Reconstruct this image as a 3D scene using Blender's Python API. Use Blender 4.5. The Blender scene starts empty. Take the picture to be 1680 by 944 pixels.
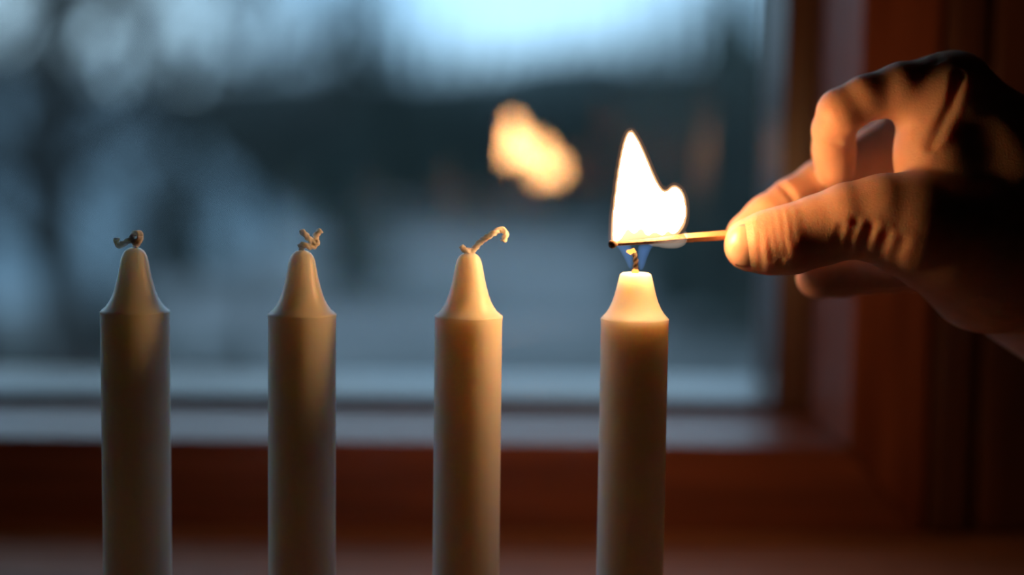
import bpy, math, random
import numpy as np
from mathutils import Vector, Matrix

# ------------------------------------------------------------------ camera
scene = bpy.context.scene
col = scene.collection
PITCH, ROLL, LENS = math.radians(5.0), math.radians(0.72), 50.0
FPX = 1680.0 * LENS / 36.0
ROT = Matrix.Rotation(math.radians(90) - PITCH, 3, 'X') @ Matrix.Rotation(ROLL, 3, 'Z')
CAM = Vector((0.0, -0.463, 0.0))


def ray(x, y):
    return (ROT @ Vector(((x - 840) / FPX, -(y - 472) / FPX, -1.0))).normalized()


_d = ray(600, 866)
CAM.z = -_d.z / _d.y * (0.15 + 0.463)          # the sill top is z = 0


def P(x, y, Y):
    d = ray(x, y)
    return CAM + d * ((Y - CAM.y) / d.y)


cam_data = bpy.data.cameras.new('camera')
cam_data.lens = LENS
cam_data.sensor_width = 36.0
cam_data.clip_start = 0.01
cam_data.clip_end = 500
cam_data.dof.use_dof = True
cam_data.dof.focus_distance = 0.458
cam_data.dof.aperture_fstop = 2.1
cam = bpy.data.objects.new('camera', cam_data)
cam.matrix_world = Matrix.Translation(CAM) @ ROT.to_4x4()
col.objects.link(cam)
scene.camera = cam

# ------------------------------------------------------------------ sky and exposure
world = bpy.data.worlds.new('dusk_sky')
scene.world = world
world.use_nodes = True
nt = world.node_tree
nt.nodes.clear()
w_out = nt.nodes.new('ShaderNodeOutputWorld')
w_bg = nt.nodes.new('ShaderNodeBackground')
w_tc = nt.nodes.new('ShaderNodeTexCoord')
w_no = nt.nodes.new('ShaderNodeTexNoise')
w_no.inputs['Scale'].default_value = 3.0
w_no.inputs['Detail'].default_value = 3.0
w_rp = nt.nodes.new('ShaderNodeValToRGB')
w_rp.color_ramp.elements[0].position = 0.3
w_rp.color_ramp.elements[0].color = (0.29, 0.60, 0.92, 1)
w_rp.color_ramp.elements[1].position = 0.7
w_rp.color_ramp.elements[1].color = (0.54, 0.81, 1.0, 1)
nt.links.new(w_tc.outputs['Generated'], w_no.inputs['Vector'])
nt.links.new(w_no.outputs['Fac'], w_rp.inputs['Fac'])
nt.links.new(w_rp.outputs['Color'], w_bg.inputs['Color'])
w_bg.inputs['Strength'].default_value = 2.0
nt.links.new(w_bg.outputs['Background'], w_out.inputs['Surface'])

scene.view_settings.view_transform = 'Standard'
scene.view_settings.look = 'None'
scene.view_settings.gamma = 1.0
scene.view_settings.use_curve_mapping = False
scene.view_settings.exposure = 0.0

FLAME_L = 92.0          # radiance of the flame body


# ------------------------------------------------------------------ helpers
def tag(o, label=None, cat=None, group=None, kind=None):
    if label: o['label'] = label
    if cat: o['category'] = cat
    if group: o['group'] = group
    if kind: o['kind'] = kind
    return o


def empty(name, loc=(0, 0, 0)):
    o = bpy.data.objects.new(name, None)
    o.location = loc
    o.empty_display_size = 0.01
    col.objects.link(o)
    return o


def mesh_obj(name, verts, faces, mat, parent=None, smooth=False, world=True):
    me = bpy.data.meshes.new(name)
    off = Vector(parent.location) if (parent is not None and world) else Vector((0, 0, 0))
    if parent is not None and world and parent.parent is not None:
        off = off + Vector(parent.parent.location)
    me.from_pydata([tuple(Vector(v) - off) for v in verts], [], [tuple(f) for f in faces])
    me.update()
    if smooth:
        me.polygons.foreach_set('use_smooth', [True] * len(me.polygons))
    if mat: me.materials.append(mat)
    o = bpy.data.objects.new(name, me)
    col.objects.link(o)
    if parent is not None:
        o.parent = parent
    return o


def box_geo(x0, x1, y0, y1, z0, z1):
    v = [(x0, y0, z0), (x1, y0, z0), (x1, y1, z0), (x0, y1, z0),
         (x0, y0, z1), (x1, y0, z1), (x1, y1, z1), (x0, y1, z1)]
    f = [(0, 3, 2, 1), (4, 5, 6, 7), (0, 1, 5, 4), (1, 2, 6, 5), (2, 3, 7, 6), (3, 0, 4, 7)]
    return v, f


def box(name, b, mat, parent=None, bevel=0.0):
    v, f = box_geo(*b)
    o = mesh_obj(name, v, f, mat, parent)
    if bevel:
        m = o.modifiers.new('bevel', 'BEVEL')
        m.width = bevel
        m.segments = 3
    return o


def lathe_geo(profile, n=64, cx=0.0, cy=0.0, wob=None):
    """profile: list of (radius, z) from bottom to top, both ends closed."""
    v, f = [], []
    for k, (r, z) in enumerate(profile):
        for i in range(n):
            a = 2 * math.pi * i / n
            dr, dz = wob(k, a) if wob else (0, 0)
            v.append((cx + (r + dr) * math.cos(a), cy + (r + dr) * math.sin(a), z + dz))
    for k in range(len(profile) - 1):
        for i in range(n):
            j = (i + 1) % n
            f.append((k * n + i, k * n + j, (k + 1) * n + j, (k + 1) * n + i))
    f.append(tuple(reversed(range(n))))
    f.append(tuple((len(profile) - 1) * n + i for i in range(n)))
    return v, f


def tube_geo(pts, radii, n=8, v=None, f=None):
    """a closed tube along pts; appends to v, f."""
    v = [] if v is None else v
    f = [] if f is None else f
    pts = [Vector(p) for p in pts]
    base = len(v)
    t0 = (pts[1] - pts[0]).normalized()
    ref = Vector((0, 1, 0)) if abs(t0.y) < 0.9 else Vector((1, 0, 0))
    nrm = (ref - t0 * ref.dot(t0)).normalized()
    for k, p in enumerate(pts):
        t = (pts[min(k + 1, len(pts) - 1)] - pts[max(k - 1, 0)]).normalized()
        nrm = (nrm - t * nrm.dot(t)).normalized()
        bi = t.cross(nrm)
        r = radii[k] if hasattr(radii, '__len__') else radii
        for i in range(n):
            a = 2 * math.pi * i / n
            v.append(tuple(p + nrm * (r * math.cos(a)) + bi * (r * math.sin(a))))
    m = len(pts)
    for k in range(m - 1):
        for i in range(n):
            j = (i + 1) % n
            f.append((base + k * n + i, base + k * n + j, base + (k + 1) * n + j, base + (k + 1) * n + i))
    f.append(tuple(base + i for i in reversed(range(n))))
    f.append(tuple(base + (m - 1) * n + i for i in range(n)))
    return v, f


def catmull(pts, per=8, closed=False):
    pts = [np.array(p, dtype=float) for p in pts]
    n = len(pts)
    out = []
    rng = n if closed else n - 1
    for i in range(rng):
        if closed:
            p0, p1, p2, p3 = pts[(i - 1) % n], pts[i], pts[(i + 1) % n], pts[(i + 2) % n]
        else:
            p0, p1, p2, p3 = pts[max(i - 1, 0)], pts[i], pts[i + 1], pts[min(i + 2, n - 1)]
        for s in range(per):
            t = s / per
            out.append(0.5 * ((2 * p1) + (p2 - p0) * t + (2 * p0 - 5 * p1 + 4 * p2 - p3) * t * t
                              + (3 * p1 - p0 - 3 * p2 + p3) * t ** 3))
    if not closed:
        out.append(pts[-1])
    return out


def surface_nets(F, org, h):
    """F < 0 inside. Returns verts (n,3), quads (m,4)."""
    nx, ny, nz = F.shape
    ins = F < 0
    cnt = np.zeros((nx - 1, ny - 1, nz - 1), dtype=np.int8)
    acc = np.zeros((nx - 1, ny - 1, nz - 1, 3), dtype=np.float32)

    def cut(a, b):
        return a / (a - b + 1e-20)
    S = [slice(0, -1), slice(1, None)]
    for ax in range(3):
        o1, o2 = [k for k in range(3) if k != ax]
        for i in (0, 1):
            for j in (0, 1):
                sl0 = [None] * 3; sl1 = [None] * 3
                sl0[ax], sl1[ax] = S[0], S[1]
                sl0[o1] = sl1[o1] = S[i]
                sl0[o2] = sl1[o2] = S[j]
                a, b = F[tuple(sl0)], F[tuple(sl1)]
                m = (a < 0) != (b < 0)
                t = np.where(m, cut(a, b), 0)
                cnt += m
                acc[..., ax] += t
                acc[..., o1] += m * i
                acc[..., o2] += m * j
    act = cnt > 0
    idx = -np.ones(cnt.shape, dtype=np.int64)
    idx[act] = np.arange(act.sum())
    ijk = np.argwhere(act)
    v = (ijk + acc[act] / cnt[act][:, None]) * h + np.array(org)
    quads = []
    for ax in range(3):
        o1, o2 = (ax + 1) % 3, (ax + 2) % 3
        sl0 = [slice(1, -1)] * 3; sl1 = [slice(1, -1)] * 3
        sl0[ax], sl1[ax] = slice(0, -1), slice(1, None)
        a, b = ins[tuple(sl0)], ins[tuple(sl1)]
        for flip, m in ((False, a & ~b), (True, ~a & b)):
            e = np.argwhere(m)
            if len(e) == 0: continue
            e[:, o1] += 1; e[:, o2] += 1
            q = []
            for d1, d2 in ((-1, -1), (0, -1), (0, 0), (-1, 0)):
                c = e.copy(); c[:, o1] += d1; c[:, o2] += d2
                q.append(idx[c[:, 0], c[:, 1], c[:, 2]])
            q = np.stack(q, 1)
            quads.append(q[:, ::-1] if flip else q)
    return v, np.concatenate(quads)


def np_mesh(name, v, q, mat, parent=None, off=(0, 0, 0)):
    me = bpy.data.meshes.new(name)
    v = np.asarray(v, dtype=np.float32) - np.array(off, dtype=np.float32)
    me.vertices.add(len(v)); me.vertices.foreach_set('co', v.ravel())
    me.loops.add(q.size); me.loops.foreach_set('vertex_index', q.astype(np.int32).ravel())
    me.polygons.add(len(q))
    me.polygons.foreach_set('loop_start', np.arange(0, q.size, 4, dtype=np.int32))
    me.polygons.foreach_set('use_smooth', np.ones(len(q), dtype=bool))
    me.update(calc_edges=True)
    me.validate()
    if mat: me.materials.append(mat)
    o = bpy.data.objects.new(name, me)
    col.objects.link(o)
    if parent is not None: o.parent = parent
    return o


def smooth_verts(v, q, it=2, lam=0.5):
    e = np.concatenate([q[:, [0, 1]], q[:, [1, 2]], q[:, [2, 3]], q[:, [3, 0]]])
    for _ in range(it):
        s = np.zeros_like(v); c = np.zeros(len(v))
        np.add.at(s, e[:, 0], v[e[:, 1]]); np.add.at(c, e[:, 0], 1)
        np.add.at(s, e[:, 1], v[e[:, 0]]); np.add.at(c, e[:, 1], 1)
        v = v + lam * (s / c[:, None] - v)
    return v


# ------------------------------------------------------------------ materials
def new_mat(name):
    m = bpy.data.materials.new(name)
    m.use_nodes = True
    t = m.node_tree
    t.nodes.clear()
    out = t.nodes.new('ShaderNodeOutputMaterial')
    return m, t, out


def principled(name, c1, c2, rough=0.5, scale=(1, 1, 1), noise=8.0, detail=4.0, bump=0.0, bump_scale=None,
               sss=0.0, sss_radius=(1, 0.4, 0.2), sss_scale=0.005, coat=0.0, spec=0.5, lo=0.35, hi=0.65, ior=1.45):
    m, t, out = new_mat(name)
    b = t.nodes.new('ShaderNodeBsdfPrincipled')
    tc = t.nodes.new('ShaderNodeTexCoord')
    mp = t.nodes.new('ShaderNodeMapping')
    mp.inputs['Scale'].default_value = scale
    no = t.nodes.new('ShaderNodeTexNoise')
    no.inputs['Scale'].default_value = noise
    no.inputs['Detail'].default_value = detail
    rp = t.nodes.new('ShaderNodeValToRGB')
    rp.color_ramp.elements[0].position = lo
    rp.color_ramp.elements[0].color = (*c1, 1)
    rp.color_ramp.elements[1].position = hi
    rp.color_ramp.elements[1].color = (*c2, 1)
    L = t.links.new
    L(tc.outputs['Object'], mp.inputs['Vector'])
    L(mp.outputs['Vector'], no.inputs['Vector'])
    L(no.outputs['Fac'], rp.inputs['Fac'])
    L(rp.outputs['Color'], b.inputs['Base Color'])
    b.inputs['Roughness'].default_value = rough
    b.inputs['IOR'].default_value = ior
    b.inputs['Specular IOR Level'].default_value = spec
    if coat:
        b.inputs['Coat Weight'].default_value = coat
        b.inputs['Coat Roughness'].default_value = 0.15
    if sss:
        b.inputs['Subsurface Weight'].default_value = sss
        b.inputs['Subsurface Radius'].default_value = sss_radius
        b.inputs['Subsurface Scale'].default_value = sss_scale
    if bump:
        n2 = t.nodes.new('ShaderNodeTexNoise')
        n2.inputs['Scale'].default_value = bump_scale or noise * 4
        n2.inputs['Detail'].default_value = 3
        bp = t.nodes.new('ShaderNodeBump')
        bp.inputs['Strength'].default_value = 0.5
        bp.inputs['Distance'].default_value = bump
        L(mp.outputs['Vector'], n2.inputs['Vector'])
        L(n2.outputs['Fac'], bp.inputs['Height'])
        L(bp.outputs['Normal'], b.inputs['Normal'])
    L(b.outputs['BSDF'], out.inputs['Surface'])
    return m


def emission_surface(name, color, strength):
    m, t, out = new_mat(name)
    e = t.nodes.new('ShaderNodeEmission')
    e.inputs['Color'].default_value = (*color, 1)
    e.inputs['Strength'].default_value = strength
    t.links.new(e.outputs['Emission'], out.inputs['Surface'])
    return m


def emission_volume(name, color, strength):
    m, t, out = new_mat(name)
    e = t.nodes.new('ShaderNodeEmission')
    e.inputs['Color'].default_value = (*color, 1)
    e.inputs['Strength'].default_value = strength
    t.links.new(e.outputs['Emission'], out.inputs['Volume'])
    return m


def glass_mat(name):
    m, t, out = new_mat(name)
    tr = t.nodes.new('ShaderNodeBsdfTransparent')
    tr.inputs['Color'].default_value = (0.985, 0.99, 0.99, 1)
    gl = t.nodes.new('ShaderNodeBsdfGlossy')
    gl.inputs['Roughness'].default_value = 0.0
    # Schlick's curve of ordinary glass: 4 % head-on, rising towards grazing
    lw = t.nodes.new('ShaderNodeLayerWeight')
    lw.inputs['Blend'].default_value = 0.5
    pw = t.nodes.new('ShaderNodeMath'); pw.operation = 'POWER'; pw.inputs[1].default_value = 5.0
    ma = t.nodes.new('ShaderNodeMath'); ma.operation = 'MULTIPLY_ADD'; ma.inputs[1].default_value = 0.96; ma.inputs[2].default_value = 0.04
    t.links.new(lw.outputs['Facing'], pw.inputs[0]); t.links.new(pw.outputs[0], ma.inputs[0])
    mx = t.nodes.new('ShaderNodeMixShader')
    L = t.links.new
    L(ma.outputs[0], mx.inputs['Fac'])
    L(tr.outputs['BSDF'], mx.inputs[1])
    L(gl.outputs['BSDF'], mx.inputs[2])
    L(mx.outputs['Shader'], out.inputs['Surface'])
    return m


M = {}
M['wood_h'] = principled('varnished_pine_horizontal', (0.125, 0.036, 0.018), (0.20, 0.060, 0.028), rough=0.42,
                         scale=(1, 14, 14), noise=9, bump=0.0006, coat=0.22)
M['wood_v'] = principled('varnished_pine_vertical', (0.125, 0.036, 0.018), (0.20, 0.060, 0.028), rough=0.42,
                         scale=(14, 14, 1), noise=9, bump=0.0006, coat=0.0, spec=0.25)
M['sash_h'] = principled('weathered_sash_horizontal', (0.06, 0.030, 0.022), (0.10, 0.05, 0.036), rough=0.34,
                         scale=(1, 14, 14), noise=9, bump=0.0004, coat=0.35)
M['sash_v'] = principled('weathered_sash_vertical', (0.06, 0.030, 0.022), (0.10, 0.05, 0.036), rough=0.34,
                         scale=(14, 14, 1), noise=9, bump=0.0004, coat=0.35)
M['panel'] = principled('dark_wall_boards', (0.05, 0.016, 0.009), (0.085, 0.028, 0.014), rough=0.55,
                        scale=(14, 14, 1), noise=7, bump=0.0006)
M['sill'] = principled('sill_wood', (0.20, 0.085, 0.050), (0.28, 0.125, 0.075), rough=0.5,
                       scale=(1, 12, 12), noise=8, bump=0.0004, spec=0.2)
M['room'] = principled('room_paint', (0.22, 0.22, 0.23), (0.26, 0.26, 0.27), rough=0.9, noise=3)
M['floor'] = principled('floor_wood', (0.10, 0.06, 0.035), (0.15, 0.09, 0.05), rough=0.6, scale=(12, 1, 1), noise=3)
M['glass'] = glass_mat('window_glass')
M['wax'] = principled('candle_wax', (0.92, 0.85, 0.82), (0.94, 0.87, 0.84), rough=0.40, noise=60, bump=0.00012,
                      bump_scale=350, sss=1.0, sss_radius=(1.0, 0.68, 0.44), sss_scale=0.015)
M['wick'] = principled('cotton_wick', (0.93, 0.86, 0.80), (0.96, 0.91, 0.86), rough=0.9, noise=900, sss=1.0, sss_radius=(1, 0.8, 0.6), sss_scale=0.004)
wb = M['wick'].node_tree.nodes['Principled BSDF']
wb.inputs['Sheen Weight'].default_value = 1.0
wb.inputs['Sheen Roughness'].default_value = 0.6
wb.inputs['Sheen Tint'].default_value = (1.0, 0.92, 0.85, 1)
M['char'] = principled('charred_wick', (0.012, 0.009, 0.008), (0.03, 0.02, 0.016), rough=0.85, noise=700)
M['match'] = principled('match_wood', (0.62, 0.36, 0.20), (0.74, 0.46, 0.27), rough=0.6, scale=(1, 12, 12), noise=300)
M['burnt'] = principled('burnt_match_wood', (0.05, 0.022, 0.012), (0.20, 0.09, 0.045), rough=0.7, scale=(1, 6, 6), noise=260)
M['skin'] = principled('skin', (0.58, 0.35, 0.26), (0.66, 0.41, 0.31), rough=0.5, noise=120, bump=0.00025,
                       bump_scale=1400, sss=0.8, sss_radius=(1.0, 0.30, 0.14), sss_scale=0.006)
M['nail'] = principled('fingernail', (0.66, 0.40, 0.31), (0.70, 0.45, 0.36), rough=0.3, noise=200,
                       sss=0.4, sss_radius=(1.0, 0.4, 0.25), sss_scale=0.002, coat=0.3)
M['flame'] = emission_surface('flame_body', (1.0, 0.47, 0.165), FLAME_L)
M['flame_rim'] = emission_volume('flame_rim', (1.0, 0.52, 0.22), 230.0)
M['flame_halo'] = emission_volume('flame_halo', (1.0, 0.40, 0.13), 14.0)
M['flame_blue'] = emission_volume('flame_blue', (0.14, 0.30, 0.75), 70.0)
M['ember'] = emission_surface('ember', (1.0, 0.30, 0.06), 3.0)
M['bark'] = principled('bark', (0.018, 0.018, 0.018), (0.04, 0.038, 0.036), rough=0.95, noise=6, bump=0.01)
M['needles'] = principled('spruce_needles', (0.014, 0.022, 0.020), (0.03, 0.042, 0.036), rough=0.9, noise=3)
M['hill'] = principled('forest_hill', (0.03, 0.042, 0.045), (0.05, 0.062, 0.065), rough=1.0, noise=0.3)
M['slope'] = principled('frosted_slope', (0.10, 0.13, 0.155), (0.22, 0.26, 0.29), rough=0.9, noise=0.25, detail=3)
M['lawn'] = principled('wet_lawn', (0.055, 0.055, 0.055), (0.11, 0.105, 0.105), rough=0.9, noise=0.3, detail=3)
M['ground'] = principled('frosted_field', (0.040, 0.042, 0.042), (0.225, 0.20, 0.205), rough=0.9, noise=0.09, detail=3,
                         lo=0.40, hi=0.60)

# ------------------------------------------------------------------ room shell
YF = 0.15                                     # front face of the window frame
RX0, RX1, RY0, RZ0, RZ1 = -2.0, 1.6, -3.0, -0.85, 1.65
WT = 0.30                                     # wall thickness


def structure(o, label, cat):
    return tag(o, label, cat, kind='structure')


# window profile: (depth y, right-hand x at that depth, bottom z at that depth)
def prof(Y, px, py):
    return (Y, P(px, 560, Y).x, P(600, py, Y).z)


fr = [prof(YF, 1400, 727), prof(0.187, 1337, 678)]
XR_OUT, ZB_OUT = P(1527, 560, YF).x, -0.002
XL_OFF = -0.72                                # mirror line of the window: x_left = XL_OFF - x_right
ZT_OFF = 0.60


def ring_parts(profile, names, mats, parent):
    """profile: closed polygon of (y, x_right, z_bottom); swept with mitred corners round the opening."""
    corners = []
    for (y, x, z) in profile:
        xl, zt = XL_OFF - x, ZT_OFF - z
        corners.append([(xl, y, z), (x, y, z), (x, y, zt), (xl, y, zt)])   # BL BR TR TL
    n = len(profile)
    for s, (nm, mt) in enumerate(zip(names, mats)):
        a, b = s, (s + 1) % 4
        v = [corners[i][a] for i in range(n)] + [corners[i][b] for i in range(n)]
        f = [(i, (i + 1) % n, n + (i + 1) % n, n + i) for i in range(n)]
        f += [tuple(reversed(range(n))), tuple(range(n, 2 * n))]
        o = mesh_obj(nm, v, f, mt, parent)
        me = o.data
        import bmesh
        bm = bmesh.new(); bm.from_mesh(me)
        bmesh.ops.recalc_face_normals(bm, faces=bm.faces); bm.to_mesh(me); bm.free()
        m = o.modifiers.new('bevel', 'BEVEL'); m.width = 0.0018; m.segments = 3


win = empty('window_1', (0.0, 0.2, 0.0))
structure(win, 'varnished reddish wooden window with double panes behind the candles', 'window')
frame_prof = [(YF, XR_OUT, ZB_OUT), fr[0], fr[1], (0.2525, fr[1][1], fr[1][2]), (0.2530, fr[1][1] + 0.017, fr[1][2] - 0.015),
              (0.40, fr[1][1] + 0.019, fr[1][2] - 0.017), (0.40, XR_OUT, ZB_OUT)]
ring_parts(frame_prof, ['bottom_rail', 'side_stile', 'top_rail', 'side_stile'],
           [M['wood_h'], M['wood_v'], M['wood_h'], M['wood_v']], win)
s0, s1 = prof(0.200, 1330, 654), prof(0.240, 1245, 613)
s0 = (s0[0], fr[1][1] - 0.001, s0[2])
sash_prof = [(0.200, fr[1][1] - 0.0003, fr[1][2] + 0.0003), s0, (0.2025, P(1274, 560, 0.2025).x, P(600, 651, 0.2025).z), (0.214, P(1266, 560, 0.214).x, P(600, 638, 0.214).z), (0.226, P(1256, 560, 0.226).x, P(600, 626, 0.226).z), s1, (0.252, s1[1], s1[2]),
             (0.252, fr[1][1] - 0.0003, fr[1][2] + 0.0003)]
ring_parts(sash_prof, ['sash_rail', 'sash_stile', 'sash_rail', 'sash_stile'],
           [M['sash_h'], M['sash_v'], M['sash_h'], M['sash_v']], win)
# outer sash behind the second pane
o1 = prof(0.380, 1252, 618)
ox, oz = fr[1][1] + 0.0165, fr[1][2] - 0.0145
outer = [(0.358, ox, oz), (0.358, o1[1], o1[2]), (0.380, o1[1], o1[2]), (0.380, ox, oz)]
ring_parts(outer, ['outer_sash_rail', 'outer_sash_stile', 'outer_sash_rail', 'outer_sash_stile'],
           [M['sash_h'], M['sash_v'], M['sash_h'], M['sash_v']], win)

# the two panes: each stands a few degrees out of true, so the flame's mirror image shifts
FLAME_C = P(1055, 345, -0.003)


def pane(Y, px, py):
    r = P(px, py, Y)
    n = ((FLAME_C - r).normalized() + (CAM - r).normalized()).normalized()
    xl, xr = XL_OFF - fr[1][1] - 0.006, fr[1][1] + 0.006
    zb, zt = fr[1][2] - 0.006, ZT_OFF - fr[1][2] + 0.006
    v = []
    for off in (-0.0015, 0.0015):
        for (x, z) in ((xl, zb), (xr, zb), (xr, zt), (xl, zt)):
            # solve n . ((x, y, z) - r) = 0 for y
            y = r.y - (n.x * (x - r.x) + n.z * (z - r.z)) / n.y
            v.append((x, y - off * -1, z))
    f = [(0, 1, 2, 3), (7, 6, 5, 4), (0, 4, 5, 1), (1, 5, 6, 2), (2, 6, 7, 3), (3, 7, 4, 0)]
    print('PANE', Y, 'yaw', math.degrees(math.atan2(n.x, -n.y)), 'tilt', math.degrees(math.asin(n.z)),
          [round(q[1], 3) for q in v[:4]])
    return mesh_obj('glass_pane', v, f, M['glass'], win)


pane(0.300, 850, 245)
pane(0.335, 897, 278)

# wall with the window hole, four blocks joined as one shell
HX0, HX1 = XL_OFF - XR_OUT, XR_OUT
HZ0, HZ1 = ZB_OUT, ZT_OFF - ZB_OUT
wv, wf = [], []
WY = YF + 0.012
for b in ((RX0, HX0, WY, WY + WT, RZ0, RZ1), (HX1, RX1, WY, WY + WT, RZ0, RZ1),
          (HX0, HX1, WY, WY + WT, RZ0, HZ0 - 0.0005), (HX0, HX1, WY, WY + WT, HZ1, RZ1)):
    v, f = box_geo(*b)
    o = len(wv)
    wv += v
    wf += [tuple(o + i for i in q) for q in f]
wall = mesh_obj('wall_front', wv, wf, M['room'])
structure(wall, 'dark wall holding the window', 'wall')
# board cladding right of the window, one board each
bx = P(1613, 560, YF).x
k = 0
while bx < 0.75:
    w = 0.085
    box('wall_board', (bx, bx + w - 0.003, YF - 0.002, WY, 0.002, RZ1 - 0.01), M['panel'], wall, bevel=0.002)
    bx += w
bx = XL_OFF - P(1613, 560, YF).x
while bx > -1.6:
    w = 0.085
    box('wall_board', (bx - w + 0.003, bx, YF - 0.002, WY, 0.002, RZ1 - 0.01), M['panel'], wall, bevel=0.002)
    bx -= w
# casing strips either side of the frame
for s in (0, 1):
    x0, x1 = P(1539, 560, YF - 0.004).x, P(1602, 560, YF - 0.004).x
    if s: x0, x1 = XL_OFF - x1, XL_OFF - x0
    t = box('trim_%d' % (s + 1), (x0, x1, YF - 0.004, WY, 0.001, HZ1 + 0.05), M['panel'], bevel=0.003)
    structure(t, ['dark vertical wooden casing board right of the window frame',
                  'dark vertical wooden casing board left of the window frame'][s], 'trim')
sill = box('window_sill', (XL_OFF - XR_OUT - 0.12, XR_OUT + 0.12, -0.10, WY, -0.035, -0.0025), M['sill'], bevel=0.006)
sill.location.z = 0.0025 - 0.0
structure(sill, 'brown wooden window sill under the four candles', 'window sill')

for nm, b, mt, lb in (
        ('wall_left', (RX0 - 0.1, RX0, RY0 - 0.1, WY + WT, RZ0, RZ1), M['room'], 'dim painted wall left of the window'),
        ('wall_right', (RX1, RX1 + 0.1, RY0 - 0.1, WY + WT, RZ0, RZ1), M['room'], 'dim painted wall right of the window'),
        ('wall_back', (RX0, RX1, RY0 - 0.1, RY0, RZ0, RZ1), M['room'], 'dim painted wall behind the camera'),
        ('floor', (RX0 - 0.1, RX1 + 0.1, RY0 - 0.1, WY + WT, RZ0 - 0.1, RZ0), M['floor'], 'brown wooden floor of the room'),
        ('ceiling', (RX0 - 0.1, RX1 + 0.1, RY0 - 0.1, WY + WT, RZ1, RZ1 + 0.1), M['room'], 'dim painted ceiling of the room')):
    structure(box(nm, b, mt), lb, nm.split('_')[0])

# ------------------------------------------------------------------ outdoors
GZ = -2.6
rnd = random.Random(7)
g = mesh_obj('ground', [(-160, 0.6, GZ), (160, 0.6, GZ), (160, 300, GZ), (-160, 300, GZ)], [(0, 1, 2, 3)], M['ground'])
structure(g, 'frost patched field outside the window', 'ground')
lawn = mesh_obj('lawn', [(-60, 0.6, GZ + 0.012), (60, 0.6, GZ + 0.012), (60, 22, GZ + 0.012), (-60, 20, GZ + 0.012)], [(0, 1, 2, 3)], M['lawn'])
structure(lawn, 'dark wet lawn outside below the window', 'lawn')
# wooded ridge at the far end of the field
hv, hf = [], []
NXH, NYH = 60, 10
for j in range(NYH):
    for i in range(NXH):
        x = -160 + 320 * i / (NXH - 1)
        y = 105 + 60 * j / (NYH - 1)
        h = math.sin(math.pi * j / (NYH - 1)) * (11.5 + 1.2 * math.sin(x * 0.09 + 1) + 0.9 * math.sin(x * 0.23))
        hv.append((x, y, GZ - 0.05 + h + 0.05 * rnd.random()))
for j in range(NYH - 1):
    for i in range(NXH - 1):
        a = j * NXH + i
        hf.append((a, a + 1, a + NXH + 1, a + NXH))
hill = mesh_obj('hill', hv, hf, M['hill'], smooth=True)
structure(hill, 'dark wooded ridge on the horizon outside', 'hill')


def spruce_meshes(seed):
    r = random.Random(seed)
    tv, tf = tube_geo([(0, 0, 0), (0, 0, 0.5), (0.005, 0, 1.0)], [0.022, 0.014, 0.003], 7)
    fv, ff = [], []
    tiers = 11
    for k in range(tiers):
        z = 0.08 + 0.86 * k / tiers
        rad = 0.21 * (1 - k / tiers) ** 0.85 + 0.02
        n = 18
        base = len(fv)
        fv.append((0, 0, min(z + 0.17, 1.02)))
        for i in range(n):
            a = 2 * math.pi * i / n + r.random() * 0.2
            q = rad * (1.0 if i % 2 else 0.55) * (0.8 + 0.4 * r.random())
            fv.append((q * math.cos(a), q * math.sin(a), z - 0.03 * r.random() - (0.02 if i % 2 else 0)))
        fv.append((0, 0, z + 0.03))
        for i in range(n):
            j = (i + 1) % n
            ff.append((base, base + 1 + i, base + 1 + j))
            ff.append((base + n + 1, base + 1 + j, base + 1 + i))
    res = []
    for nm, v, f, mt in (('trunk', tv, tf, M['bark']), ('foliage', fv, ff, M['needles'])):
        me = bpy.data.meshes.new(nm)
        me.from_pydata(v, [], f); me.update(); me.materials.append(mt)
        res.append((nm, me))
    return res


SPR = [spruce_meshes(s) for s in (3, 5, 9)]


def spruce(x, y, h, label, group=None, wide=1.0, z=GZ):
    e = empty('spruce_tree', (x, y, z - 0.02))
    e.scale = (h * wide, h * wide, h)
    e.rotation_euler.z = rnd.random() * 6.28
    tag(e, label, 'tree', group)
    for nm, me in SPR[rnd.randrange(3)]:
        o = bpy.data.objects.new(nm, me); col.objects.link(o); o.parent = e
    return e


def at_far(px, Y):
    return P(px, 268, Y).x


# frosted slope rising to the left in front of the trees
sv, sf = [], []
NS = 24
for j in range(NS):
    for i in range(NS):
        x, y = -34 + 30 * i / (NS - 1), 24 + 32 * j / (NS - 1)
        u = min(1, max(0, (y - 24) / 30)); w = min(1, max(0, (-7.5 - x) / 9))
        u, w = u * u * (3 - 2 * u), w * w * (3 - 2 * w)
        sv.append((x, y, GZ - 0.02 + 5.9 * u * w + 0.08 * math.sin(x * 1.3) * math.sin(y * 0.9) * u * w))
for j in range(NS - 1):
    for i in range(NS - 1):
        a = j * NS + i
        sf.append((a, a + 1, a + NS + 1, a + NS))
structure(mesh_obj('slope', sv, sf, M['slope'], smooth=True), 'pale frosted slope outside at the left', 'ground')


def tree_h(px, py, Y):
    """height of a tree at distance Y whose tip stands at picture height py"""
    return P(px, py, Y).z - GZ


# far treeline: three staggered rows along the field's end
SKY = [(-200, 80), (400, 66), (520, 30), (560, -60), (640, -50), (690, 0), (770, 45), (880, 30), (960, 10), (1060, -30), (1130, -90), (1400, -110)]


def skyline(px):
    for (a, ya), (b, yb) in zip(SKY[:-1], SKY[1:]):
        if a <= px <= b:
            return ya + (yb - ya) * (px - a) / (b - a)
    return 100


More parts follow.
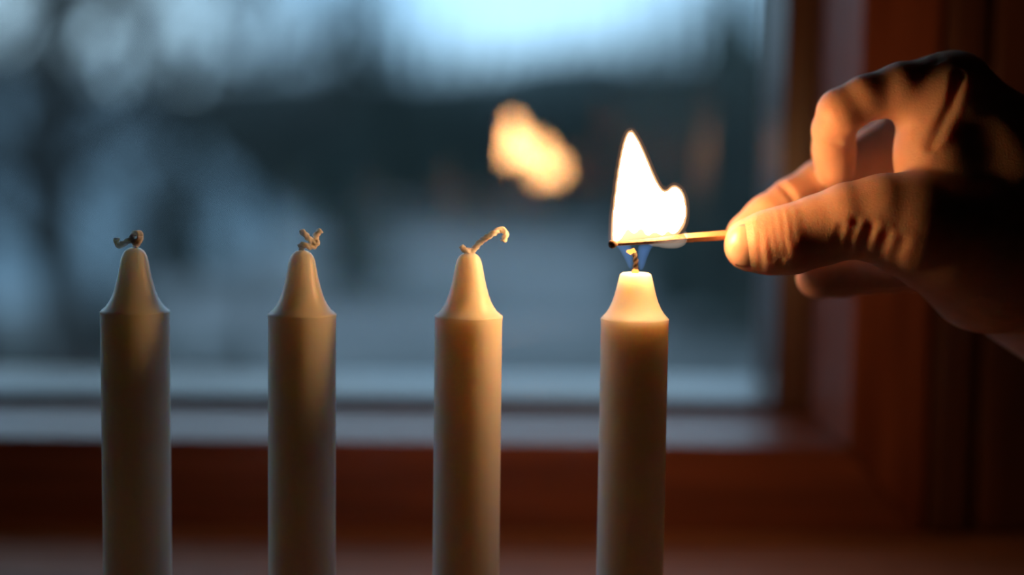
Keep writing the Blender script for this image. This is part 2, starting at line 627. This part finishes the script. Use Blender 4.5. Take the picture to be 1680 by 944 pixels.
for row, (Y, off) in enumerate(((60, 0), (65, 37), (70, 74))):
    px = -80 + off
    while px < 1330:
        yy = Y + rnd.uniform(-0.8, 0.8)
        h = tree_h(px, skyline(px) + rnd.uniform(-22, 34), yy)
        spruce(at_far(px, yy), yy, h, 'dark spruce in the blurred far treeline outside the window', 'spruces of the far treeline', 1.15 / h / 0.21)
        px += 112
# nearer evergreens
spruce(at_far(300, 30), 30, 4.3, 'dark nearer spruce outside between the two leftmost candles', None, 0.9)
spruce(at_far(575, 26), 26, 6.6, 'tall spruce outside behind the gap between second and third candle', None, 0.55)
spruce(at_far(1200, 22), 22, 6.2, 'large dark spruce outside by the right window edge', None, 1.3)
spruce(at_far(1080, 36), 36, 5.6, 'dark spruce outside behind the burning match flame', None, 1.2)
# low bushes at the near end of the field
for px_, Y_, h_, lb in ((-20, 15, 0.9, 'low dark bush outside at the left edge of the window'),
                        (180, 18, 1.0, 'low dark bush outside behind the leftmost candle'),
                        (345, 13.5, 0.9, 'low dark bush outside between first and second candle')):
    e = empty('bush', (at_far(px_, Y_), Y_, GZ - 0.02))
    tag(e, lb, 'bush')
    v, f = [], []
    for k in range(60):
        a = rnd.uniform(0, 6.28)
        el = rnd.uniform(0.15, 1.5)
        tip = Vector((math.cos(a) * math.cos(el), math.sin(a) * math.cos(el), math.sin(el))) * h_ * rnd.uniform(0.7, 1.1)
        tube_geo([(0, 0, 0), tip * 0.5 + Vector((0, 0, 0.08)), tip], [0.05, 0.10, 0.02], 5, v, f)
    mesh_obj('foliage', v, f, M['needles'], e, world=False)


def bare_tree(loc, h, r0, seed, label, lean=0.0):
    r = random.Random(seed)
    e = empty('bare_tree', loc)
    tag(e, label, 'tree')
    tv, tf, bv, bf = [], [], [], []
    trunk = [Vector((lean * t * h + 0.06 * math.sin(3 * t * 3), 0.05 * math.cos(5 * t), t * h)) for t in [i / 12 for i in range(13)]]
    tube_geo(trunk, [r0 * (1 - 0.8 * i / 12) for i in range(13)], 10, tv, tf)

    def branch(p, d, L, rad, depth):
        pts, q = [p], Vector(p)
        dd = Vector(d)
        for s in range(5):
            dd = (dd + Vector((r.uniform(-.22, .22), r.uniform(-.22, .22), r.uniform(-.06, .2)))).normalized()
            q = q + dd * (L / 5)
            pts.append(Vector(q))
        tube_geo(pts, [rad * (1 - 0.75 * i / 5) for i in range(6)], 5, bv, bf)
        if depth > 0:
            for s in range(2, 6):
                for _ in range(2):
                    a = r.uniform(0, 6.28)
                    nd = (dd + Vector((math.cos(a), math.sin(a), r.uniform(-.2, .6))) * 0.9).normalized()
                    branch(pts[s], nd, L * r.uniform(.4, .65), rad * .5, depth - 1)
    for k in range(16):
        t = 0.30 + 0.68 * k / 16
        p = trunk[min(12, int(t * 12))]
        a = r.uniform(0, 6.28)
        branch(p, Vector((math.cos(a), math.sin(a), r.uniform(.2, .8))).normalized(), h * 0.30 * (1.15 - t * 0.7), r0 * 0.32, 2)
    mesh_obj('trunk', tv, tf, M['bark'], e, True, world=False)
    mesh_obj('branches', bv, bf, M['bark'], e, True, world=False)
    return e


bare_tree((at_far(96, 8), 8, GZ), 6.2, 0.20, 4, 'thick bare tree trunk outside at the left, nearest the window')
bare_tree((at_far(-60, 14), 14, GZ), 7.0, 0.12, 8, 'bare tree outside at the far left edge of the view')
bare_tree((at_far(410, 17), 17, GZ), 7.2, 0.10, 12, 'thin bare tree outside behind the second candle')

# ------------------------------------------------------------------ candles
MM = 0.1993e-3                                 # metres per pixel at the candles
CAND = [((221.5, 513), 0), ((495.5, 517.5), 0), ((768.5, 521), 0), ((1041.5, 525), 1)]
PROF0 = [(56, 2.0), (53, 5), (47, 10), (42, 17), (37, 26), (33.2, 36), (30, 48), (27, 60), (24.6, 72), (22.5, 84),
         (20.8, 91), (18.5, 97), (15, 102), (10, 105.5), (5, 107), (1, 107.4)]
PROF1 = [(56, 2.0), (53, 5), (47.5, 11), (42.5, 19), (37.5, 30), (34, 41), (31, 53), (28.6, 63), (26.5, 71), (25, 75),
         (22, 77.2), (16, 78.2), (10, 77.6), (5, 77.4), (1, 77.4)]
LBL = ['leftmost unlit white candle, its curled wick hanging to the left',
       'unlit white candle with a small twisted forked wick, second from left',
       'unlit white candle lit warmly on one side, its long wick bent right',
       'white candle being lit by the match, flame above its shortened tip']


def wick_path(pts, Y=0.0):
    return [P(x, y, Y + (d[0] if d else 0)) for (x, y, *d) in pts]


def yarn(path, r, v, f, turns_per_m=520, strands=2, taper=True):
    c = catmull([tuple(p) for p in path], 14)
    c = [Vector(p) for p in c]
    s = 0.0
    frames = []
    t0 = (c[1] - c[0]).normalized()
    ref = Vector((0, 1, 0)) if abs(t0.y) < 0.9 else Vector((1, 0, 0))
    nrm = (ref - t0 * ref.dot(t0)).normalized()
    for k, p in enumerate(c):
        t = (c[min(k + 1, len(c) - 1)] - c[max(k - 1, 0)]).normalized()
        nrm = (nrm - t * nrm.dot(t)).normalized()
        if k: s += (p - c[k - 1]).length
        frames.append((p, nrm.copy(), t.cross(nrm), s))
    # one lobed cord whose lobes wind round it like the plies of a yarn
    n, base = 15, len(v)
    m = len(frames)
    for k, (p, nn_, bb_, s_) in enumerate(frames):
        ph = 2 * math.pi * s_ * turns_per_m
        e = (0.55 if k == m - 1 else 0.9 if k == m - 2 else 1.0) if taper else 1.0
        for i in range(n):
            a = 2 * math.pi * i / n
            q = r * e * (1.0 + 0.17 * math.cos(strands * a - ph))
            v.append(tuple(p + (nn_ * math.cos(a) + bb_ * math.sin(a)) * q))
    for k in range(m - 1):
        for i in range(n):
            j = (i + 1) % n
            f.append((base + k * n + i, base + k * n + j, base + (k + 1) * n + j, base + (k + 1) * n + i))
    f.append(tuple(base + i for i in reversed(range(n))))
    f.append(tuple(base + (m - 1) * n + i for i in range(n)))


WICKS = {
    0: [[(222, 413), (223, 404), (228, 395), (231, 387), (226, 382.5), (219, 385), (217, 392), (222, 398, -.001), (228, 396, -.0016), (229, 388, -.002)],
        [(219, 391, -.0006), (211, 395, -.001), (203, 399.5, -.001), (196, 402.5, 0), (191.5, 398), (192, 390)]],
    1: [[(496, 417), (495, 408), (493.5, 403, -.001), (500, 402, -.0018), (508, 405, -.001), (515, 404, 0), (519.5, 399, .001), (518, 391, .0005),
         (520, 384), (527.5, 377.5)],
        [(517, 399, .0005), (510, 395, -.001), (504, 389, -.0014), (499, 383, -.0012), (493.5, 380, -.0005)]],
    2: [[(769, 420), (771, 413), (777, 410), (784, 401.5), (792, 394), (801, 388, -.001), (811, 382, -.001), (820, 377.5), (827, 379), (829.5, 386), (825, 397)],
        [(771, 413, -.001), (765, 411, -.0012), (760, 408.5, -.001), (757.5, 403.5, -.0005)]],
}

for i, ((cx, cy), kind) in enumerate(CAND):
    sp = P(cx, cy, 0.0)
    bx_, zs = sp.x, sp.z
    e = empty('candle', (bx_, 0.0, 0.0))
    tag(e, LBL[i], 'candle', 'row of four white candles on the window sill')
    pr = [(0.0105, 0.0), (0.01105, 0.0008)]
    for k in range(1, 14):
        pr.append((0.01106, 0.001 + (zs - 0.003) * k / 14))
    pr += [(0.01106, zs - 0.0009), (0.01112, zs - 0.0002), (0.01116, zs + 0.0002)]
    pr += [(r * MM, zs + z * MM) for r, z in (PROF1 if kind else PROF0)]
    rr = random.Random(20 + i)
    ph = [rr.uniform(0, 6.28) for _ in range(4)]

    def wob(k, a, ph=ph, n=len(pr)):
        if 14 <= k <= 18:
            return (0.00004 * math.sin(9 * a + ph[0]) + 0.00003 * math.sin(23 * a + ph[1]), 0.0001 * math.sin(6 * a + ph[2]))
        return (0, 0)
    v, f = lathe_geo(pr, 72, bx_, 0.0, wob)
    body = mesh_obj('wax_body', v, f, M['wax'], e, True)
    if i in WICKS:
        v, f = [], []
        for path in WICKS[i]:
            yarn(wick_path(path), 0.00098, v, f, strands=3)
        mesh_obj('wick', v, f, M['wick'], e, True)
    else:
        v, f = [], []
        tip = P(1042, 447, 0.0)
        yarn([tip + Vector((0, 0, -0.001)), tip + Vector((0.0001, 0, 0.0018)), P(1043, 428, 0.0), P(1041, 418, 0.0), P(1036, 411, 0.0005)], 0.0008, v, f, strands=2)
        w = mesh_obj('wick', v, f, M['char'], e, True)
        v, f = [], []
        tube_geo([tip + Vector((0.0, -0.0002, -0.0005)), tip + Vector((0.0001, -0.0002, 0.0006)), tip + Vector((0.0002, -0.0002, 0.0012))], [0.0013, 0.0011, 0.0006], 10, v, f)
        mesh_obj('glowing_wick_foot', v, f, M['ember'], w, True)

# ------------------------------------------------------------------ flame
MID_Y = -0.003
outline = [(1034.5, 217), (1044, 229), (1053, 247), (1062, 268), (1070, 287), (1078, 303), (1087, 315), (1095, 315), (1102, 309), (1108, 307),
           (1116, 314), (1121, 325), (1123.5, 340), (1123, 358), (1118, 373), (1108, 384), (1092, 389), (1068, 391), (1040, 394), (1016, 397),
           (1006, 394), (1005.5, 375), (1008, 345), (1012, 312), (1016, 282), (1021, 254), (1027, 230)]


def inflate(name, pts_px, half, R, mat, parent, grow=0.0, h=0.0005, Y=MID_Y):
    poly = np.array([[P(x, y, Y).x, P(x, y, Y).z] for x, y in pts_px])
    c = np.array(catmull(poly, 5, True))
    lo, hi = c.min(0) - 0.003 - grow, c.max(0) + 0.003 + grow
    xs = np.arange(lo[0], hi[0], h); zs = np.arange(lo[1], hi[1], h)
    ys = np.arange(-half - 0.002 - grow, half + 0.002 + grow + h, h)
    X, Z = np.meshgrid(xs, zs, indexing='ij')
    d = np.full(X.shape, 1e9); ins = np.zeros(X.shape, bool)
    for k in range(len(c)):
        a, b = c[k], c[(k + 1) % len(c)]
        ab = b - a
        t = np.clip(((X - a[0]) * ab[0] + (Z - a[1]) * ab[1]) / (ab @ ab + 1e-18), 0, 1)
        d = np.minimum(d, np.hypot(X - a[0] - t * ab[0], Z - a[1] - t * ab[1]))
        cr = ((a[1] > Z) != (b[1] > Z)) & (X < (b[0] - a[0]) * (Z - a[1]) / (b[1] - a[1] + 1e-18) + a[0])
        ins ^= cr
    sd = np.where(ins, d, -d) + grow
    u = np.clip(sd / R, -1, 1)
    th = np.where(u > 0, half * np.sqrt(np.clip(u * (2 - u), 0, 1)), u * R)
    F = np.abs(ys)[None, :, None] - th[:, None, :]
    v, q = surface_nets(F.astype(np.float32), (lo[0], ys[0] + Y, lo[1]), h)
    v = smooth_verts(v, q, 3)
    return np_mesh(name, v, q, mat, parent, off=tuple(parent.location))


fl = empty('flame', tuple(P(1043, 445, 0.0)))
tag(fl, 'bright two-peaked flame burning around the match above the rightmost candle', 'flame')
k0 = next(i for i, p in enumerate(outline) if p[1] > 365)
core = outline[:k0] + [(1114, 376), (1104, 384), (1096, 379), (1087, 386), (1074, 381), (1062, 387), (1052, 375), (1040, 384), (1030, 376), (1019, 391), (1012, 396), (1006, 394)] + outline[21:]
inflate('flame_core', core, 0.0060, 0.008, M['flame'], fl)
inflate('flame_rim', outline, 0.0067, 0.008, M['flame_rim'], fl, grow=0.0007)
inflate('flame_halo', outline, 0.0078, 0.008, M['flame_halo'], fl, grow=0.0016)
# translucent blue foot between match and wick, with paler tongues
foot_l = [(1010, 402), (1026, 401), (1036, 404), (1038, 420), (1037, 440), (1032, 441), (1026, 428), (1017, 412)]
foot_r = [(1047, 404), (1060, 401), (1072, 402), (1068, 410), (1062, 424), (1056, 441), (1049, 444), (1046, 425)]
inflate('blue_foot', foot_l, 0.0030, 0.004, M['flame_blue'], fl)
inflate('blue_foot', foot_r, 0.0030, 0.004, M['flame_blue'], fl)
M['flame_pale'] = emission_volume('flame_pale', (0.62, 0.47, 0.36), 95.0)
wisp = [(1062, 398), (1090, 394), (1112, 389), (1124, 378), (1128, 384), (1127, 398), (1118, 406), (1100, 409), (1080, 406), (1068, 404)]
inflate('pale_wisp', wisp, 0.0030, 0.004, M['flame_pale'], fl)

# ------------------------------------------------------------------ match
MY = -0.0105


def Q(x, y, d=0.0):
    """on the match's line: its head is nearest the room, its end deep in the fingers"""
    return P(x, y, MY + (x - 1000) * 0.000105 + d)


mt_ = empty('match', tuple(Q(1100, 392)))
tag(mt_, 'burning wooden match held between thumb and finger above the rightmost candle', 'match')


def stick(name, pts, radii, mat, parent, n=4):
    v, f = tube_geo(pts, radii, n)
    o = mesh_obj(name, v, f, mat, parent)
    m = o.modifiers.new('bevel', 'BEVEL'); m.width = 0.0002; m.segments = 2
    return o


stick('stick', [Q(1122, 391), Q(1160, 388.5), Q(1255, 381)], [0.00155, 0.00165, 0.00165], M['match'], mt_)
stick('charred_stick', [Q(1010, 400), Q(1040, 398), Q(1080, 395), Q(1123, 391.2)], [0.0008, 0.00085, 0.0011, 0.00158], M['burnt'], mt_)
hv_, hf_ = tube_geo([Q(999.5, 401.5), Q(1001, 401.3), Q(1004, 401), Q(1008, 400.5), Q(1012, 400)],
                    [0.0004, 0.0011, 0.0014, 0.0012, 0.0007], 10)
mesh_obj('match_head', hv_, hf_, M['burnt'], mt_, True)
ev, ef = tube_geo([P(1028, 412, -0.004), P(1034, 414, -0.004), P(1040, 411, -0.004), P(1043, 414.5, -0.004)], [0.0004, 0.0009, 0.0008, 0.0003], 8)
mesh_obj('ember', ev, ef, M['ember'], mt_, True)

# ------------------------------------------------------------------ hand
HAND_DY = 0.0195                               # the hand sits a little beyond the flame


def J(x, y, Y, rpx):
    """joint: picture position at depth Y, radius in candle-plane pixels scaled to that depth"""
    Y = Y + HAND_DY
    p = P(x, y, Y)
    return (np.array(p, dtype=np.float32), rpx * MM * (Y + 0.463) / 0.463)


HAND = {
    'thumb': [J(1232, 402, -0.0120, 44), J(1262, 398, -0.0135, 52), J(1298, 393, -0.0148, 56), J(1345, 378, -0.0150, 57),
              J(1395, 362, -0.0168, 61), J(1450, 360, -0.0172, 73), J(1500, 370, -0.0168, 88), J(1560, 388, -0.0130, 104), J(1625, 420, -0.0040, 128)],
    'index': [J(1371, 275, 0.0085, 32), J(1368, 246, 0.0070, 34), J(1368, 212, 0.0005, 34), J(1380, 184, -0.0060, 38), J(1420, 161, -0.0070, 36),
              J(1480, 148, -0.0060, 44), J(1560, 152, -0.0030, 60)],
    'middle': [J(1229, 386, 0.0075, 37), J(1262, 360, 0.0100, 40), J(1300, 335, 0.0140, 41), J(1350, 305, 0.0200, 43), J(1400, 276, 0.026, 45),
               J(1480, 225, 0.026, 46), J(1580, 175, 0.016, 58)],
    'ring': [J(1342, 455, 0.008, 36), J(1380, 449, 0.012, 38), J(1440, 436, 0.020, 40), J(1500, 400, 0.036, 44), J(1520, 350, 0.042, 46), J(1595, 220, 0.034, 56)],
    'little': [J(1420, 452, 0.014, 31), J(1460, 444, 0.020, 33), J(1510, 440, 0.030, 36), J(1550, 420, 0.040, 38), J(1612, 280, 0.050, 50)],
}
PALM = [  # round cones that make palm, thenar, web, heel and forearm
    (J(1565, 155, -0.0020, 62), J(1690, 330, 0.006, 140)),
    (J(1580, 175, 0.016, 62), J(1690, 360, 0.014, 140)),
    (J(1595, 215, 0.032, 60), J(1700, 400, 0.020, 140)),
    (J(1612, 275, 0.046, 54), J(1710, 440, 0.022, 130)),
    (J(1530, 250, -0.002, 50), J(1600, 330, -0.002, 105)),
    (J(1530, 175, -0.003, 48), J(1540, 320, -0.008, 66)),
    (J(1690, 395, 0.010, 150), J(1800, 490, 0.014, 135)),
    (J(1800, 490, 0.014, 135), J(2080, 700, 0.020, 165)),
]
HS = 0.0009


def round_cone(X, Y, Z, A, B):
    (a, ra), (b, rb) = A, B
    ba = b - a
    l2 = float(ba @ ba)
    t = np.clip(((X - a[0]) * ba[0] + (Y - a[1]) * ba[1] + (Z - a[2]) * ba[2]) / l2, 0, 1)
    d = np.sqrt((X - a[0] - t * ba[0]) ** 2 + (Y - a[1] - t * ba[1]) ** 2 + (Z - a[2] - t * ba[2]) ** 2)
    return d - (ra + (rb - ra) * t)


def smin(a, b, k):
    h = np.clip(0.5 + 0.5 * (b - a) / k, 0, 1)
    return b + (a - b) * h - k * h * (1 - h)


allj = [j for c in HAND.values() for j in c] + [j for pr_ in PALM[:7] for j in pr_]
allj.append(J(2000, 640, 0.018, 150))
lo = np.min([p - r for p, r in allj], 0) - 0.004
hi = np.max([p + r for p, r in allj], 0) + 0.004

ax_ = [np.arange(lo[k], hi[k], HS, dtype=np.float32) for k in range(3)]
GX, GY, GZ_ = np.meshgrid(*ax_, indexing='ij', sparse=True)
palm = None
for A, B in PALM:
    d = round_cone(GX, GY, GZ_, A, B)
    palm = d if palm is None else smin(palm, d, 0.010)
F = palm
for nm in ('thumb', 'index', 'middle', 'ring', 'little'):
    c = HAND[nm]
    fd = None
    for a, b in zip(c[:-1], c[1:]):
        d = round_cone(GX, GY, GZ_, a, b)
        fd = d if fd is None else smin(fd, d, 0.0022)
    # joins the palm softly near its root, stays a separate finger further out
    root = c[-1][0]
    dist = np.sqrt((GX - root[0]) ** 2 + (GY - root[1]) ** 2 + (GZ_ - root[2]) ** 2)
    kk = np.clip(0.010 * (1 - dist / 0.050), 0.0009, 0.010).astype(np.float32)
    F = smin(F, fd, kk)
# cut flat at the far end of the grid so that the forearm closes
F = np.maximum(F, (GX - (hi[0] - 3 * HS)))
F = np.maximum(F, (GY * 0 + (lo[1] + 2 * HS - GY)))
F = np.maximum(F, (lo[2] + 2 * HS - GZ_))
hvv, hq = surface_nets(F.astype(np.float32), lo, HS)
hvv = smooth_verts(hvv, hq, 3)
print('HAND verts', len(hvv))


def normals(v, q):
    n = np.cross(v[q[:, 2]] - v[q[:, 0]], v[q[:, 3]] - v[q[:, 1]])
    o = np.zeros_like(v)
    for k in range(4): np.add.at(o, q[:, k], n)
    return o / (np.linalg.norm(o, axis=1)[:, None] + 1e-12)


# creases: lines on the camera-facing skin, (pixel polyline, depth Y, width mm, depth mm)
CREASES = [
    ([(1254, 352), (1249, 380), (1248, 415), (1252, 446)], -0.023, 1.0, 0.20),
    ([(1266, 350), (1263, 375), (1265, 400), (1270, 425)], -0.026, 0.9, 0.23),
    ([(1276, 348), (1275, 370), (1278, 400), (1284, 432)], -0.027, 0.9, 0.26),
    ([(1288, 342), (1287, 370), (1289, 398), (1292, 420)], -0.027, 0.9, 0.26),
    ([(1300, 345), (1300, 372), (1302, 395)], -0.027, 0.9, 0.16),
    ([(1384, 372), (1378, 395), (1380, 420)], -0.030, 1.3, 0.30),
    ([(1403, 365), (1396, 392), (1398, 424)], -0.030, 1.3, 0.35),
    ([(1428, 372), (1420, 400), (1424, 432)], -0.030, 1.4, 0.40),
    ([(1450, 385), (1444, 412), (1450, 446)], -0.030, 1.4, 0.35),
    ([(1478, 395), (1472, 420), (1478, 455)], -0.030, 1.4, 0.25),
    ([(1338, 238), (1360, 232), (1385, 236), (1402, 246)], -0.018, 1.2, 0.6),
    ([(1278, 298), (1290, 308), (1302, 326)], 0.004, 1.2, 0.7),
    ([(1455, 118), (1458, 150), (1462, 185)], 0.006, 2.0, 0.40),
    ([(1490, 105), (1492, 150), (1480, 200)], 0.006, 2.0, 0.50),
    ([(1520, 105), (1518, 150), (1500, 215)], 0.002, 2.0, 0.50),
    ([(1555, 130), (1540, 180), (1510, 240)], -0.004, 1.6, 0.6),
]
nn = normals(hvv, hq)
disp = np.zeros(len(hvv))
CN = np.array(CAM)
for pts, Yc, w, dep in CREASES:
    # distance measured across the direction of sight onto the skin, on vertices facing the room
    pp = [np.array(P(x, y, Yc + HAND_DY)) for x, y in pts]
    dm = np.full(len(hvv), 1e9)
    for a, b in zip(pp[:-1], pp[1:]):
        ba = b - a
        rel = hvv - a
        rel2 = rel[:, [0, 2]]; ba2 = ba[[0, 2]]
        t = np.clip((rel2 @ ba2) / (ba2 @ ba2), 0, 1)
        dxz = np.linalg.norm(rel2 - t[:, None] * ba2, axis=1)
        dy = np.abs(rel[:, 1] - t * ba[1])
        dm = np.minimum(dm, np.where(dy < 0.014, dxz, 1e9))
    s = w * 1e-3
    face = np.clip(-nn[:, 1] * 2, 0, 1)
    disp += face * dep * 1e-3 * (-np.exp(-(dm / s) ** 2) + 0.35 * np.exp(-((dm - 2.0 * s) / s) ** 2))
hvv = hvv + nn * disp[:, None]
hand = np_mesh('hand', hvv, hq, M['skin'])
tag(hand, 'right hand reaching in from the right, pinching a burning match', 'hand')

# thumbnail: a curved plate on the camera side of the thumb tip
(t0, r0), (t1, r1) = HAND['thumb'][0], HAND['thumb'][2]
axis = (t0 - t1) / np.linalg.norm(t0 - t1)
face = np.array(CAM) - t0
face = face - axis * (face @ axis); face /= np.linalg.norm(face)
side = np.cross(axis, face)
nv, nf = [], []
NU, NV = 14, 13
for i in range(NU):
    u = i / (NU - 1)
    for j in range(NV):
        a = (j / (NV - 1) * 2 - 1)
        ang = a * math.radians(50)
        # axial position: rounded cuticle at the back, rounded free edge in front
        back, front = -0.0022 + 0.0022 * a * a, 0.0074 - 0.0020 * a * a
        s = back + (front - back) * u
        rr = r0 + 0.00020
        q = max(s, 0.0)
        rad = math.sqrt(max(rr * rr - q * q * 0.72, 1e-9)) if s > 0 else rr + (-s) * (r1 - r0) / np.linalg.norm(t0 - t1)
        rad += 0.0003 * math.sin(math.pi * u)
        p = t0 + axis * s + (face * math.cos(ang) + side * math.sin(ang)) * rad
        nv.append(tuple(p))
for i in range(NU - 1):
    for j in range(NV - 1):
        a = i * NV + j
        nf.append((a, a + 1, a + NV + 1, a + NV))
nail = mesh_obj('thumbnail', nv, nf, M['nail'], hand, True)
sm = nail.modifiers.new('solid', 'SOLIDIFY'); sm.thickness = 0.0006; sm.offset = -1
